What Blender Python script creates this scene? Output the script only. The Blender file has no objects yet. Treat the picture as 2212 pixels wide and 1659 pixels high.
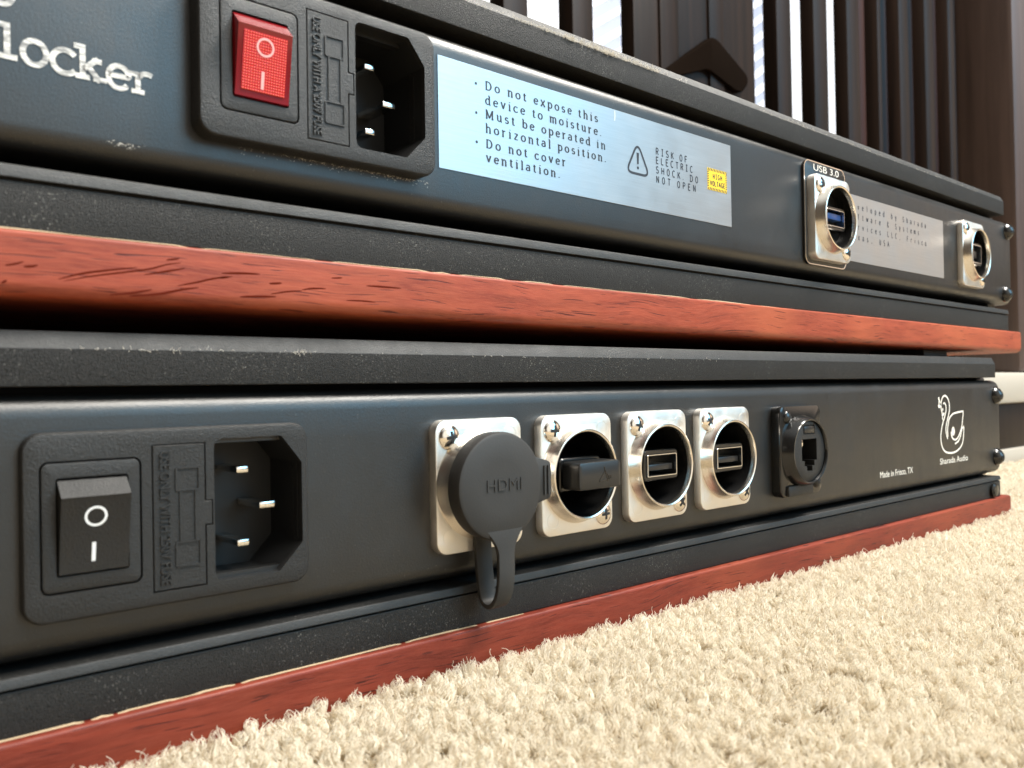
import bpy, bmesh, math, random
import numpy as np
from mathutils import Vector, Matrix

random.seed(7)
rng = np.random.default_rng(7)
scene = bpy.context.scene
COL = scene.collection
MM = 0.001

# ------------------------------------------------------------------ camera
cam_d = bpy.data.cameras.new("camera")
cam = bpy.data.objects.new("camera", cam_d)
COL.objects.link(cam)
cam_d.sensor_width = 36.0
cam_d.lens = 36.0 * 1841.3 / 2212.0
cam_d.clip_start = 0.005
cam_d.clip_end = 60.0
R_ = Vector((0.75801459, -0.65197304, -0.01857511))
U_ = Vector((0.00872634, -0.01833908, 0.99979374))
F_ = Vector((0.65217921, 0.75802034, 0.00821195))
CAM = Vector((-113.105, -161.035, 21.408)) * MM
cam.matrix_world = Matrix(((R_.x, U_.x, -F_.x, CAM.x), (R_.y, U_.y, -F_.y, CAM.y),
                           (R_.z, U_.z, -F_.z, CAM.z), (0, 0, 0, 1)))
cam_d.dof.use_dof = True
cam_d.dof.focus_distance = 0.25
cam_d.dof.aperture_fstop = 30.0
scene.camera = cam

# ------------------------------------------------------------------ world: a dim warm room with a window and a lit ceiling
world = bpy.data.worlds.new("World")
scene.world = world
world.use_nodes = True
wn, wl = world.node_tree.nodes, world.node_tree.links
wn.clear()
w_out = wn.new("ShaderNodeOutputWorld")
w_bg = wn.new("ShaderNodeBackground")
wl.new(w_bg.outputs[0], w_out.inputs[0])
w_tc = wn.new("ShaderNodeTexCoord")


def w_dir(az, el):
    """az: degrees from -Y (away from the panels) towards +X"""
    a, e = math.radians(az), math.radians(el)
    return (math.sin(a) * math.cos(e), -math.cos(a) * math.cos(e), math.sin(e))


def lobe(az, el, inner, outer, col, strength, prev):
    d = wn.new("ShaderNodeVectorMath"); d.operation = 'DOT_PRODUCT'
    wl.new(w_tc.outputs["Generated"], d.inputs[0]); d.inputs[1].default_value = w_dir(az, el)
    m = wn.new("ShaderNodeMapRange"); m.interpolation_type = 'SMOOTHSTEP'
    wl.new(d.outputs["Value"], m.inputs["Value"])
    m.inputs["From Min"].default_value = math.cos(math.radians(outer))
    m.inputs["From Max"].default_value = math.cos(math.radians(inner))
    s = wn.new("ShaderNodeVectorMath"); s.operation = 'SCALE'
    s.inputs[0].default_value = [c * strength for c in col]
    wl.new(m.outputs["Result"], s.inputs["Scale"])
    a = wn.new("ShaderNodeVectorMath"); a.operation = 'ADD'
    wl.new(prev, a.inputs[0]); wl.new(s.outputs[0], a.inputs[1])
    return a.outputs[0]


w_base = wn.new("ShaderNodeCombineXYZ")
for i_, v_ in enumerate((0.10, 0.080, 0.062)):
    w_base.inputs[i_].default_value = v_
o_ = w_base.outputs[0]
o_ = lobe(31, 24, 12, 21, (0.31, 0.70, 1.0), 5.8, o_)      # cool daylight window
o_ = lobe(33, 48, 6, 16, (0.50, 0.80, 1.0), 1.5, o_)       # upper part of the same window
o_ = lobe(-4, 16, 10, 34, (1.0, 0.96, 0.86), 1.15, o_)  # pale far wall
o_ = lobe(68, 14, 4, 13, (1.0, 0.76, 0.57), 1.3, o_)     # unseen warm glow, added to tint the maker label
o_ = lobe(0, 80, 15, 50, (0.93, 0.96, 0.95), 0.9, o_)       # ceiling bounce
wl.new(o_, w_bg.inputs["Color"])
w_bg.inputs["Strength"].default_value = 1.0
world.cycles.sampling_method = 'MANUAL'
world.cycles.sample_map_resolution = 512


def area_light(name, az, el, dist, size, energy, col):
    l = bpy.data.lights.new(name, 'AREA')
    l.shape = 'DISK'; l.size = size; l.energy = energy; l.color = col
    o = bpy.data.objects.new(name, l); COL.objects.link(o)
    d = Vector(w_dir(az, el))
    o.location = Vector((0.12, -0.02, 0.0)) + d * dist
    o.rotation_euler = d.to_track_quat('Z', 'Y').to_euler()
    return o


area_light("key_lamp", 62, 58, 1.6, 0.40, 46.0, (1.0, 0.95, 0.87))
area_light("ceiling_lamp", 12, 62, 2.0, 0.6, 46.0, (1.0, 0.94, 0.85))

scene.view_settings.view_transform = 'Standard'
scene.view_settings.look = 'None'
scene.view_settings.exposure = 0.0
scene.view_settings.gamma = 1.0
scene.render.engine = 'CYCLES'
scene.cycles.use_denoising = True
scene.cycles.max_bounces = 8
scene.cycles.sample_clamp_indirect = 6.0
scene.cycles.caustics_reflective = False
scene.cycles.caustics_refractive = False

# ------------------------------------------------------------------ materials
MATS = {}


class NT:
    """small node-tree helper"""
    def __init__(self, name):
        self.m = bpy.data.materials.new(name)
        self.m.use_nodes = True
        self.n, self.l = self.m.node_tree.nodes, self.m.node_tree.links
        self.b = self.n["Principled BSDF"]
        self.out = self.n["Material Output"]
        MATS[name] = self.m
        self.tc = self.n.new("ShaderNodeTexCoord")

    def mapping(self, scale=(1, 1, 1), rot=(0, 0, 0), src=None):
        mp = self.n.new("ShaderNodeMapping")
        mp.inputs["Scale"].default_value = scale
        mp.inputs["Rotation"].default_value = rot
        self.l.new(src or self.tc.outputs["Object"], mp.inputs["Vector"])
        return mp.outputs[0]

    def noise(self, vec, scale, detail=3, rough=0.55, dist=0.0):
        t = self.n.new("ShaderNodeTexNoise")
        t.inputs["Scale"].default_value = scale
        t.inputs["Detail"].default_value = detail
        t.inputs["Roughness"].default_value = rough
        t.inputs["Distortion"].default_value = dist
        self.l.new(vec, t.inputs["Vector"])
        return t.outputs["Fac"]

    def vor(self, vec, scale, feature='F1'):
        t = self.n.new("ShaderNodeTexVoronoi")
        t.feature = feature
        t.inputs["Scale"].default_value = scale
        self.l.new(vec, t.inputs["Vector"])
        return t.outputs["Distance"]

    def ramp(self, fac, stops):
        r = self.n.new("ShaderNodeValToRGB")
        e = r.color_ramp.elements
        while len(e) < len(stops):
            e.new(0.5)
        for k, (p, c) in zip(e, stops):
            k.position = p
            k.color = (c, c, c, 1) if isinstance(c, (int, float)) else (*c, 1)
        self.l.new(fac, r.inputs[0])
        return r.outputs[0]

    def mix(self, fac, a, b, mode='MIX'):
        x = self.n.new("ShaderNodeMix"); x.data_type = 'RGBA'; x.blend_type = mode
        for sock, v in ((x.inputs[0], fac), (x.inputs[6], a), (x.inputs[7], b)):
            if hasattr(v, "is_linked"):
                self.l.new(v, sock)
            elif isinstance(v, (int, float)):
                sock.default_value = v
            else:
                sock.default_value = (*v, 1)
        return x.outputs[2]

    def math(self, op, a, b=0.0):
        x = self.n.new("ShaderNodeMath"); x.operation = op
        for sock, v in ((x.inputs[0], a), (x.inputs[1], b)):
            if hasattr(v, "is_linked"):
                self.l.new(v, sock)
            else:
                sock.default_value = v
        return x.outputs[0]

    def bump(self, h, strength, dist=0.0002, prev=None):
        b = self.n.new("ShaderNodeBump")
        b.inputs["Strength"].default_value = strength
        b.inputs["Distance"].default_value = dist
        self.l.new(h, b.inputs["Height"])
        if prev is not None:
            self.l.new(prev, b.inputs["Normal"])
        self.l.new(b.outputs[0], self.b.inputs["Normal"])
        return b.outputs[0]

    def set(self, **k):
        for n_, v in k.items():
            s = self.b.inputs[n_.replace("_", " ")]
            if hasattr(v, "is_linked"):
                self.l.new(v, s)
            elif isinstance(v, tuple) and len(v) == 3:
                s.default_value = (*v, 1)
            else:
                s.default_value = v
        return self


def simple(name, col, rough, metal=0.0, spec=0.5, bump=None, **k):
    t = NT(name)
    t.set(Base_Color=col, Roughness=rough, Metallic=metal, **k)
    t.b.inputs["Specular IOR Level"].default_value = spec
    if bump:
        t.bump(t.noise(t.tc.outputs["Object"], bump[0], 2), bump[1], bump[2])
    return t.m


# satin black painted sheet metal of the panels, with a little handling wear
t = NT("panel_paint")
v = t.tc.outputs["Object"]
blot = t.noise(v, 28, 4, 0.6)
dsp = t.math('MULTIPLY', t.ramp(t.noise(v, 1900, 1, 0.5), [(0.70, 0.0), (0.76, 1.0)]), t.ramp(t.noise(v, 35, 4, 0.7), [(0.45, 0.0), (0.75, 0.6)]))
t.set(Base_Color=t.mix(dsp, t.mix(blot, (0.0045, 0.0043, 0.0042), (0.0095, 0.0088, 0.0080)), (0.20, 0.19, 0.17)),
      Roughness=t.ramp(t.math('ADD', t.math('MULTIPLY', t.noise(v, 45, 5, 0.7), 0.7), t.math('MULTIPLY', t.noise(t.mapping((300, 40, 40), (0, 0.5, 0)), 1.0, 4, 0.7), 0.3)), [(0.30, 0.29), (0.68, 0.46)]))
t.bump(t.noise(v, 2000, 4, 0.75), 0.45, 0.00014)
t.b.inputs["IOR"].default_value = 1.62

# grainy black plates above and below each panel; the dust is on the surface as specks
t = NT("grainy_black")
fine = t.noise(v := t.tc.outputs["Object"], 5200, 2, 0.7)
grain = t.vor(v, 4400)
speck = t.math('MULTIPLY', t.ramp(t.noise(v, 2800, 1, 0.5), [(0.66, 0.0), (0.74, 1.0)]),
               t.ramp(t.noise(v, 70, 3, 0.6), [(0.40, 0.0), (0.76, 0.75)]))
dustc = t.mix(t.noise(v, 700, 2), (0.10, 0.10, 0.095), (0.42, 0.40, 0.36))
t.set(Base_Color=t.mix(speck, t.mix(grain, (0.026, 0.025, 0.024), (0.003, 0.003, 0.003)), dustc),
      Roughness=t.ramp(fine, [(0.3, 0.40), (0.7, 0.62)]))
t.bump(t.math('ADD', t.math('MULTIPLY', grain, 0.8), fine), 0.8, 0.00013)
t.b.inputs['Specular IOR Level'].default_value = 0.26

t = NT("satin_edge")
v = t.tc.outputs["Object"]
t.set(Base_Color=t.mix(t.noise(v, 400, 4, 0.7), (0.008, 0.008, 0.008), (0.020, 0.020, 0.019)), Roughness=t.ramp(t.noise(v, 120, 4, 0.7), [(0.3, 0.40), (0.7, 0.58)]))
t.bump(t.noise(v, 3000, 3, 0.75), 0.7, 0.00018)
t.b.inputs["Specular IOR Level"].default_value = 0.42

# black moulded plastic with a fine spark-eroded texture
t = NT("moulded_plastic")
v = t.tc.outputs["Object"]
t.set(Base_Color=(0.013, 0.0125, 0.012), Roughness=t.ramp(t.noise(v, 90, 4, 0.7), [(0.3, 0.38), (0.7, 0.54)]))
t.bump(t.noise(v, 2700, 3, 0.75), 0.8, 0.00020)
t.b.inputs['Specular IOR Level'].default_value = 0.45

simple("smooth_plastic", (0.016, 0.016, 0.016), 0.30, bump=(900, 0.05, 0.0001))
simple("gloss_plastic", (0.012, 0.012, 0.012), 0.16, bump=(500, 0.06, 0.0001))
simple("socket_black", (0.006, 0.006, 0.006), 0.55)
simple("rubber", (0.022, 0.021, 0.020), 0.62, bump=(1800, 0.25, 0.0001))
simple("black_paint_end", (0.014, 0.013, 0.013), 0.4, bump=(1200, 0.2, 0.0001))

# nickel-plated die-cast connector shells
t = NT("nickel")
v = t.tc.outputs["Object"]
t.set(Base_Color=t.mix(t.noise(v, 90, 4), (0.92, 0.88, 0.82), (0.80, 0.76, 0.70)), Metallic=1.0,
      Roughness=t.ramp(t.noise(v, 300, 3), [(0.3, 0.34), (0.7, 0.50)]))
t.bump(t.noise(v, 2000, 4, 0.75), 0.55, 0.00012)
simple("bright_nickel", (0.83, 0.79, 0.73), 0.14, metal=1.0, bump=(400, 0.05, 0.0001))
simple("satin_nickel", (0.80, 0.75, 0.67), 0.24, metal=1.0, bump=(900, 0.1, 0.0001))
simple("pin_metal", (0.88, 0.87, 0.84), 0.16, metal=1.0)
simple("gold_contact", (0.85, 0.60, 0.25), 0.25, metal=1.0)

# brushed aluminium sticker plates
t = NT("brushed_aluminium")
v = t.mapping((60, 1, 2600))
v2 = t.tc.outputs["Object"]
br = t.noise(v, 1.0, 4, 0.7)
t.set(Base_Color=t.mix(br, (0.38, 0.38, 0.385), (0.50, 0.50, 0.50)), Metallic=0.76,
      Roughness=t.ramp(t.noise(v2, 120, 4), [(0.3, 0.28), (0.7, 0.37)]))
t.bump(br, 0.30, 0.00008)

simple("dark_ink", (0.018, 0.020, 0.028), 0.5)
simple("yellow_print", (0.85, 0.58, 0.02), 0.5, bump=(700, 0.1, 0.0001))
t = NT("engraved_white")
v = t.tc.outputs["Object"]
t.set(Base_Color=t.mix(t.ramp(t.noise(t.mapping((300, 1, 1400), (0, 0.35, 0)), 1.0, 3, 0.6), [(0.38, 0.0), (0.60, 1.0)]),
                       (0.22, 0.22, 0.22), (0.74, 0.73, 0.70)), Roughness=0.7)
t.bump(t.noise(v, 1600, 3), 0.5, 0.0002)
simple("white_print", (0.80, 0.77, 0.70), 0.6)
simple("switch_white", (0.80, 0.80, 0.80), 0.5)
simple("switch_pink", (0.90, 0.42, 0.40), 0.45)

# red rocker: moulded translucent red with a dot-grid lens
simple("red_plastic", (0.20, 0.004, 0.008), 0.22, bump=(600, 0.05, 0.0001), Coat_Weight=0.3)
t = NT("red_lens")
v = t.tc.outputs["Object"]
sx = t.n.new("ShaderNodeSeparateXYZ"); t.l.new(v, sx.inputs[0])
P = 2 * math.pi / 0.00052
cx_ = t.math('COSINE', t.math('MULTIPLY', sx.outputs[0], P))
cz_ = t.math('COSINE', t.math('MULTIPLY', sx.outputs[2], P))
dots = t.math('ADD', cx_, cz_)
t.set(Base_Color=t.mix(t.ramp(t.math('MULTIPLY', dots, 0.5), [(0.42, 0.0), (0.72, 1.0)]), (0.50, 0.005, 0.005), (0.90, 0.17, 0.10)),
      Roughness=0.2)
t.bump(dots, 0.5, 0.00006)

# red hardwood with wavy grain, pores and pale rubbed streaks
for wood_name in ('red_hardwood', 'red_hardwood_darker'):
    t = NT(wood_name)
    v = t.tc.outputs["Object"]
    wob = t.n.new("ShaderNodeVectorMath"); wob.operation = 'ADD'
    t.l.new(v, wob.inputs[0])
    wn_ = t.n.new("ShaderNodeTexNoise"); wn_.inputs["Scale"].default_value = 14; wn_.inputs["Detail"].default_value = 2
    t.l.new(v, wn_.inputs["Vector"])
    ws = t.n.new("ShaderNodeVectorMath"); ws.operation = 'SCALE'; ws.inputs["Scale"].default_value = 0.012
    t.l.new(wn_.outputs["Color"], ws.inputs[0]); t.l.new(ws.outputs[0], wob.inputs[1])
    wv = wob.outputs[0]
    g1 = t.noise(t.mapping((45, 200, 520), (0, 0.10, 0), wv), 1.0, 5, 0.6)
    g2 = t.noise(t.mapping((220, 800, 5200), (0, 0.06, 0), wv), 1.0, 3, 0.7)
    big = t.noise(v, 16, 3, 0.5)
    pore = t.ramp(t.noise(t.mapping((80, 900, 3000), (0, 0.14, 0), wv), 1.0, 1, 0.4), [(0.66, 0.0), (0.70, 1.0)])
    c = t.mix(t.ramp(g1, [(0.30, 0.0), (0.70, 1.0)]), (0.165, 0.025, 0.0115), (0.32, 0.060, 0.029))
    c = t.mix(t.math('MULTIPLY', t.ramp(g2, [(0.40, 0.0), (0.75, 1.0)]), 0.50), c, (0.43, 0.112, 0.060))
    c = t.mix(t.math('MULTIPLY', t.ramp(big, [(0.45, 0.0), (0.70, 1.0)]), 0.5), c, (0.45, 0.120, 0.050))
    c = t.mix(t.math('MULTIPLY', pore, 0.85), c, (0.055, 0.007, 0.004))
    if wood_name == 'red_hardwood_darker':
        c = t.mix(1.0, c, (0.60, 0.48, 0.50), 'MULTIPLY')  # lower base: same wood colour, multiplied darker
    t.set(Base_Color=c, Roughness=t.ramp(g2, [(0.3, 0.40), (0.7, 0.56)]))
    t.b.inputs['Specular IOR Level'].default_value = 0.28
    t.bump(t.math('SUBTRACT', g2, t.math('MULTIPLY', pore, 1.2)), 0.22, 0.0002)

simple("wood_pore", (0.090, 0.011, 0.005), 0.8, spec=0.05)
simple("raw_edge", (0.42, 0.31, 0.19), 0.8, bump=(1500, 0.6, 0.0003))

t = NT("carpet_backing")
t.set(Base_Color=(0.36, 0.28, 0.18), Roughness=0.95)
t.bump(t.noise(t.tc.outputs["Object"], 260, 4), 1.0, 0.002)

# carpet yarn
t = NT("carpet_yarn")
hi = t.n.new("ShaderNodeHairInfo")
soil = t.ramp(t.noise(t.tc.outputs["Object"], 30, 4, 0.6), [(0.35, 0.0), (0.70, 1.0)])
tuftv = t.noise(t.tc.outputs["Object"], 330, 1, 0.5)
t.set(Base_Color=t.mix(t.math('MULTIPLY', soil, 0.30), t.mix(hi.outputs["Random"], t.mix(tuftv, (0.62, 0.54, 0.41), (0.86, 0.79, 0.655)), (0.90, 0.85, 0.74)), (0.56, 0.46, 0.33)), Roughness=0.75)
t.b.inputs["Specular IOR Level"].default_value = 0.25
tr = t.n.new("ShaderNodeBsdfTranslucent"); tr.inputs[0].default_value = (0.86, 0.78, 0.63, 1)
ms = t.n.new("ShaderNodeMixShader"); ms.inputs[0].default_value = 0.30
t.l.new(t.b.outputs[0], ms.inputs[1]); t.l.new(tr.outputs[0], ms.inputs[2]); t.l.new(ms.outputs[0], t.out.inputs[0])

simple("lint", (0.74, 0.70, 0.62), 0.9)

# dark stained furniture wood
t = NT("dark_stained_wood")
v = t.tc.outputs["Object"]
gr = t.noise(t.mapping((110, 110, 4)), 1.0, 5, 0.6)
t.set(Base_Color=t.mix(t.ramp(gr, [(0.3, 0.0), (0.7, 1.0)]), (0.0055, 0.0032, 0.0022), (0.019, 0.0100, 0.0065)), Roughness=0.5)
t.b.inputs['Specular IOR Level'].default_value = 0.2
t.bump(gr, 0.15, 0.0005)
t = NT("brown_wood")
v = t.tc.outputs["Object"]
gr = t.noise(t.mapping((90, 90, 5)), 1.0, 5, 0.6)
t.set(Base_Color=t.mix(t.ramp(gr, [(0.3, 0.0), (0.7, 1.0)]), (0.036, 0.021, 0.017), (0.075, 0.048, 0.040)), Roughness=0.5)
simple('brown_panel', (0.030, 0.010, 0.006), 0.55, spec=0.25, bump=(60, 0.2, 0.001))
simple("arch_shade_dark", (0.0085, 0.0058, 0.0044), 0.9, spec=0.0, bump=(200, 0.2, 0.0005))  # near-black tone for the shade modelled on the back board
simple("brown_wall_paint", (0.055, 0.040, 0.030), 0.8, bump=(80, 0.2, 0.001))
simple("white_lacquer", (0.40, 0.37, 0.32), 0.35, bump=(60, 0.05, 0.001))
t = NT("blind_slat")
t.set(Base_Color=(0.80, 0.82, 0.86), Roughness=0.5)
tr = t.n.new("ShaderNodeBsdfTranslucent"); tr.inputs[0].default_value = (0.84, 0.86, 0.93, 1)
ms = t.n.new("ShaderNodeMixShader"); ms.inputs[0].default_value = 0.75
t.l.new(t.b.outputs[0], ms.inputs[1]); t.l.new(tr.outputs[0], ms.inputs[2]); t.l.new(ms.outputs[0], t.out.inputs[0])
t = NT("window_glow")
t.set(Base_Color=(0.8, 0.8, 0.8), Roughness=0.6)
t.b.inputs["Emission Color"].default_value = (1.0, 0.94, 0.94, 1)
t.b.inputs["Emission Strength"].default_value = 1.0


# ------------------------------------------------------------------ geometry helpers (all input in millimetres)
class Ctx:
    org = Vector((0, 0, 0))


def bm_obj(name, bm, mat, parent=None, smooth=True, angle=35):
    bmesh.ops.remove_doubles(bm, verts=bm.verts, dist=1e-4)
    bmesh.ops.recalc_face_normals(bm, faces=bm.faces)
    for v_ in bm.verts:
        v_.co = (v_.co - (Ctx.org if parent is not None else Vector())) * MM
    me = bpy.data.meshes.new(name)
    bm.to_mesh(me); bm.free()
    me.materials.append(MATS[mat])
    if smooth:
        for p in me.polygons:
            p.use_smooth = True
        me.set_sharp_from_angle(angle=math.radians(angle))
    o = bpy.data.objects.new(name, me)
    COL.objects.link(o)
    if parent is not None:
        o.parent = parent
        o.matrix_parent_inverse = Matrix.Identity(4)
    return o


def tag(o, label=None, category=None, group=None, kind=None):
    if label: o["label"] = label
    if category: o["category"] = category
    if group: o["group"] = group
    if kind: o["kind"] = kind
    return o


def empty(name, loc_mm, label, category, group=None, rot=(0, 0, 0)):
    o = bpy.data.objects.new(name, None)
    o.empty_display_size = 0.02
    COL.objects.link(o)
    o.location = Vector(loc_mm) * MM
    o.rotation_euler = rot
    return tag(o, label, category, group)


def rrect(x0, z0, x1, z1, r, n=5):
    pts = []
    for cx, cz, a0 in ((x1 - r, z0 + r, -90), (x1 - r, z1 - r, 0), (x0 + r, z1 - r, 90), (x0 + r, z0 + r, 180)):
        for i in range(n + 1):
            a = math.radians(a0 + 90 * i / n)
            pts.append((cx + r * math.cos(a), cz + r * math.sin(a)))
    return pts


def circ(cx, cz, r, n=48, a0=0.0):
    return [(cx + r * math.cos(a0 + 2 * math.pi * i / n), cz + r * math.sin(a0 + 2 * math.pi * i / n)) for i in range(n)]


def rpoly(pts, r, n=4):
    """polygon (ccw) with every corner rounded by r"""
    out = []
    m = len(pts)
    for i in range(m):
        p0, p1, p2 = Vector(pts[i - 1]), Vector(pts[i]), Vector(pts[(i + 1) % m])
        rr = r[i] if isinstance(r, (list, tuple)) else r
        if rr <= 0:
            out.append(tuple(p1)); continue
        d0, d1 = (p0 - p1).normalized(), (p2 - p1).normalized()
        ang = d0.angle(d1)
        tl = min(rr / math.tan(ang / 2), 0.48 * (p0 - p1).length, 0.48 * (p2 - p1).length)
        a, b = p1 + d0 * tl, p1 + d1 * tl
        for k in range(n + 1):
            s = k / n
            out.append(tuple((1 - s) ** 2 * a + 2 * s * (1 - s) * p1 + s * s * b))
    return out


def ring_faces(bm, la, lb):
    n = len(la)
    for i in range(n):
        j = (i + 1) % n
        try:
            bm.faces.new((la[i], la[j], lb[j], lb[i]))
        except ValueError:
            pass


def loop_verts(bm, pts, y):
    return [bm.verts.new((x, y, z)) for x, z in pts]


def plate(outer, profile, holes=(), bm=None, back=False):
    """outer(inset)->loop in XZ; profile [(inset, y) ...] from front face backwards; holes [(loop, [(grow, y)...], cap)]"""
    bm = bm or bmesh.new()
    loops = [loop_verts(bm, outer(i), y) for i, y in profile]
    for a, b in zip(loops, loops[1:]):
        ring_faces(bm, a, b)
    edges = []

    def close(lv):
        for i in range(len(lv)):
            e = bm.edges.get((lv[i], lv[(i + 1) % len(lv)])) or bm.edges.new((lv[i], lv[(i + 1) % len(lv)]))
            edges.append(e)
    close(loops[0])
    for h in holes:
        hp, depth = h[0], h[1]
        cap = h[2] if len(h) > 2 else True
        lv = loop_verts(bm, hp, profile[0][1])
        close(lv)
        lb = loop_verts(bm, hp, depth)
        ring_faces(bm, lv, lb)
        if cap:
            bm.faces.new(lb)
    bmesh.ops.triangle_fill(bm, use_beauty=True, edges=edges)
    if back:
        bm.faces.new(loops[-1])
    return bm


def slab(outer_pts, profile, back=True):
    """like plate but the outline is shrunk about its centre for the insets"""
    cx = sum(p[0] for p in outer_pts) / len(outer_pts); cz = sum(p[1] for p in outer_pts) / len(outer_pts)
    hx = max(abs(p[0] - cx) for p in outer_pts); hz = max(abs(p[1] - cz) for p in outer_pts)
    f = lambda i: [(cx + (x - cx) * (1 - i / hx), cz + (z - cz) * (1 - i / hz)) for x, z in outer_pts]
    return plate(f, profile, back=back)


def box(x0, y0, z0, x1, y1, z1, bev=0.0, seg=2, bm=None):
    b = bmesh.new()
    vs = [b.verts.new((x, y, z)) for x in (x0, x1) for y in (y0, y1) for z in (z0, z1)]
    for f in ((0, 1, 3, 2), (4, 6, 7, 5), (0, 4, 5, 1), (2, 3, 7, 6), (0, 2, 6, 4), (1, 5, 7, 3)):
        b.faces.new([vs[i] for i in f])
    bmesh.ops.recalc_face_normals(b, faces=b.faces)
    if bev:
        bmesh.ops.bevel(b, geom=list(b.edges), offset=bev, segments=seg, profile=0.5, affect='EDGES')
    if bm is None:
        return b
    tmp = bpy.data.meshes.new("tmp"); b.to_mesh(tmp); b.free()
    bm.from_mesh(tmp); bpy.data.meshes.remove(tmp)
    return bm


def prism_x(prof, x0, x1, steps=1, jitter=0.0):
    """closed profile [(y,z)] swept along X"""
    bm = bmesh.new()
    loops = []
    for i in range(steps + 1):
        x = x0 + (x1 - x0) * i / steps
        loops.append([bm.verts.new((x, y + random.uniform(-jitter, jitter), z + random.uniform(-jitter, jitter))) for y, z in prof])
    for a, b in zip(loops, loops[1:]):
        ring_faces(bm, a, b)
    bm.faces.new(loops[0]); bm.faces.new(loops[-1])
    return bm


def lathe_y(cx, cz, prof, n=56, bm=None, cap=False):
    """profile [(r, y)] turned about an axis along Y"""
    bm = bm or bmesh.new()
    loops = [loop_verts(bm, circ(cx, cz, r, n), y) for r, y in prof]
    for a, b in zip(loops, loops[1:]):
        ring_faces(bm, a, b)
    if cap:
        bm.faces.new(loops[-1])
    return bm


def ribbon(bm, pts, w, y=0.0, th=0.0, closed=False, yfun=None, wfun=None):
    """flat stroke in XZ at depth y, thickness th towards -Y"""
    n = len(pts)
    L, Rr = [], []
    for i in range(n):
        if closed:
            a, b = pts[i - 1], pts[(i + 1) % n]
        else:
            a, b = pts[max(i - 1, 0)], pts[min(i + 1, n - 1)]
        d = Vector((b[0] - a[0], b[1] - a[1]))
        if d.length < 1e-9:
            d = Vector((1, 0))
        d.normalize()
        ww = wfun(d) if wfun else w
        nx, nz = -d.y * ww / 2, d.x * ww / 2
        x, z = pts[i]
        L.append((x + nx, z + nz)); Rr.append((x - nx, z - nz))
    yf = yfun or (lambda x, z: y)
    lv = [bm.verts.new((x, yf(x, z) - th, z)) for x, z in L]
    rv = [bm.verts.new((x, yf(x, z) - th, z)) for x, z in Rr]
    m = n if closed else n - 1
    for i in range(m):
        j = (i + 1) % n
        bm.faces.new((lv[i], lv[j], rv[j], rv[i]))
    if th > 0:
        lb = [bm.verts.new((x, yf(x, z), z)) for x, z in L]
        rb = [bm.verts.new((x, yf(x, z), z)) for x, z in Rr]
        for i in range(m):
            j = (i + 1) % n
            bm.faces.new((lv[i], lv[j], lb[j], lb[i])); bm.faces.new((rv[i], rv[j], rb[j], rb[i]))
        if not closed:
            bm.faces.new((lv[0], rv[0], rb[0], lb[0])); bm.faces.new((lv[-1], rv[-1], rb[-1], lb[-1]))
    return bm


def smooth_path(pts, n=6, closed=False):
    out = []
    m = len(pts)
    rg = range(m if closed else m - 1)
    for i in rg:
        p0 = Vector(pts[i - 1] if (i > 0 or closed) else pts[0]); p1 = Vector(pts[i]); p2 = Vector(pts[(i + 1) % m])
        p3 = Vector(pts[(i + 2) % m] if (i + 2 < m or closed) else pts[-1])
        for k in range(n):
            s = k / n
            out.append(tuple(0.5 * ((2 * p1) + (p2 - p0) * s + (2 * p0 - 5 * p1 + 4 * p2 - p3) * s * s + (3 * p1 - p0 - 3 * p2 + p3) * s ** 3)))
    if not closed:
        out.append(tuple(pts[-1]))
    return out


# ---- lettering: a stroke alphabet (serif or plain) and Blender's own font for plain capitals
def arc(cx, cz, rx, rz, a0, a1, n=12):
    return [(cx + rx * math.cos(math.radians(a0 + (a1 - a0) * i / n)), cz + rz * math.sin(math.radians(a0 + (a1 - a0) * i / n))) for i in range(n + 1)]


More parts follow.
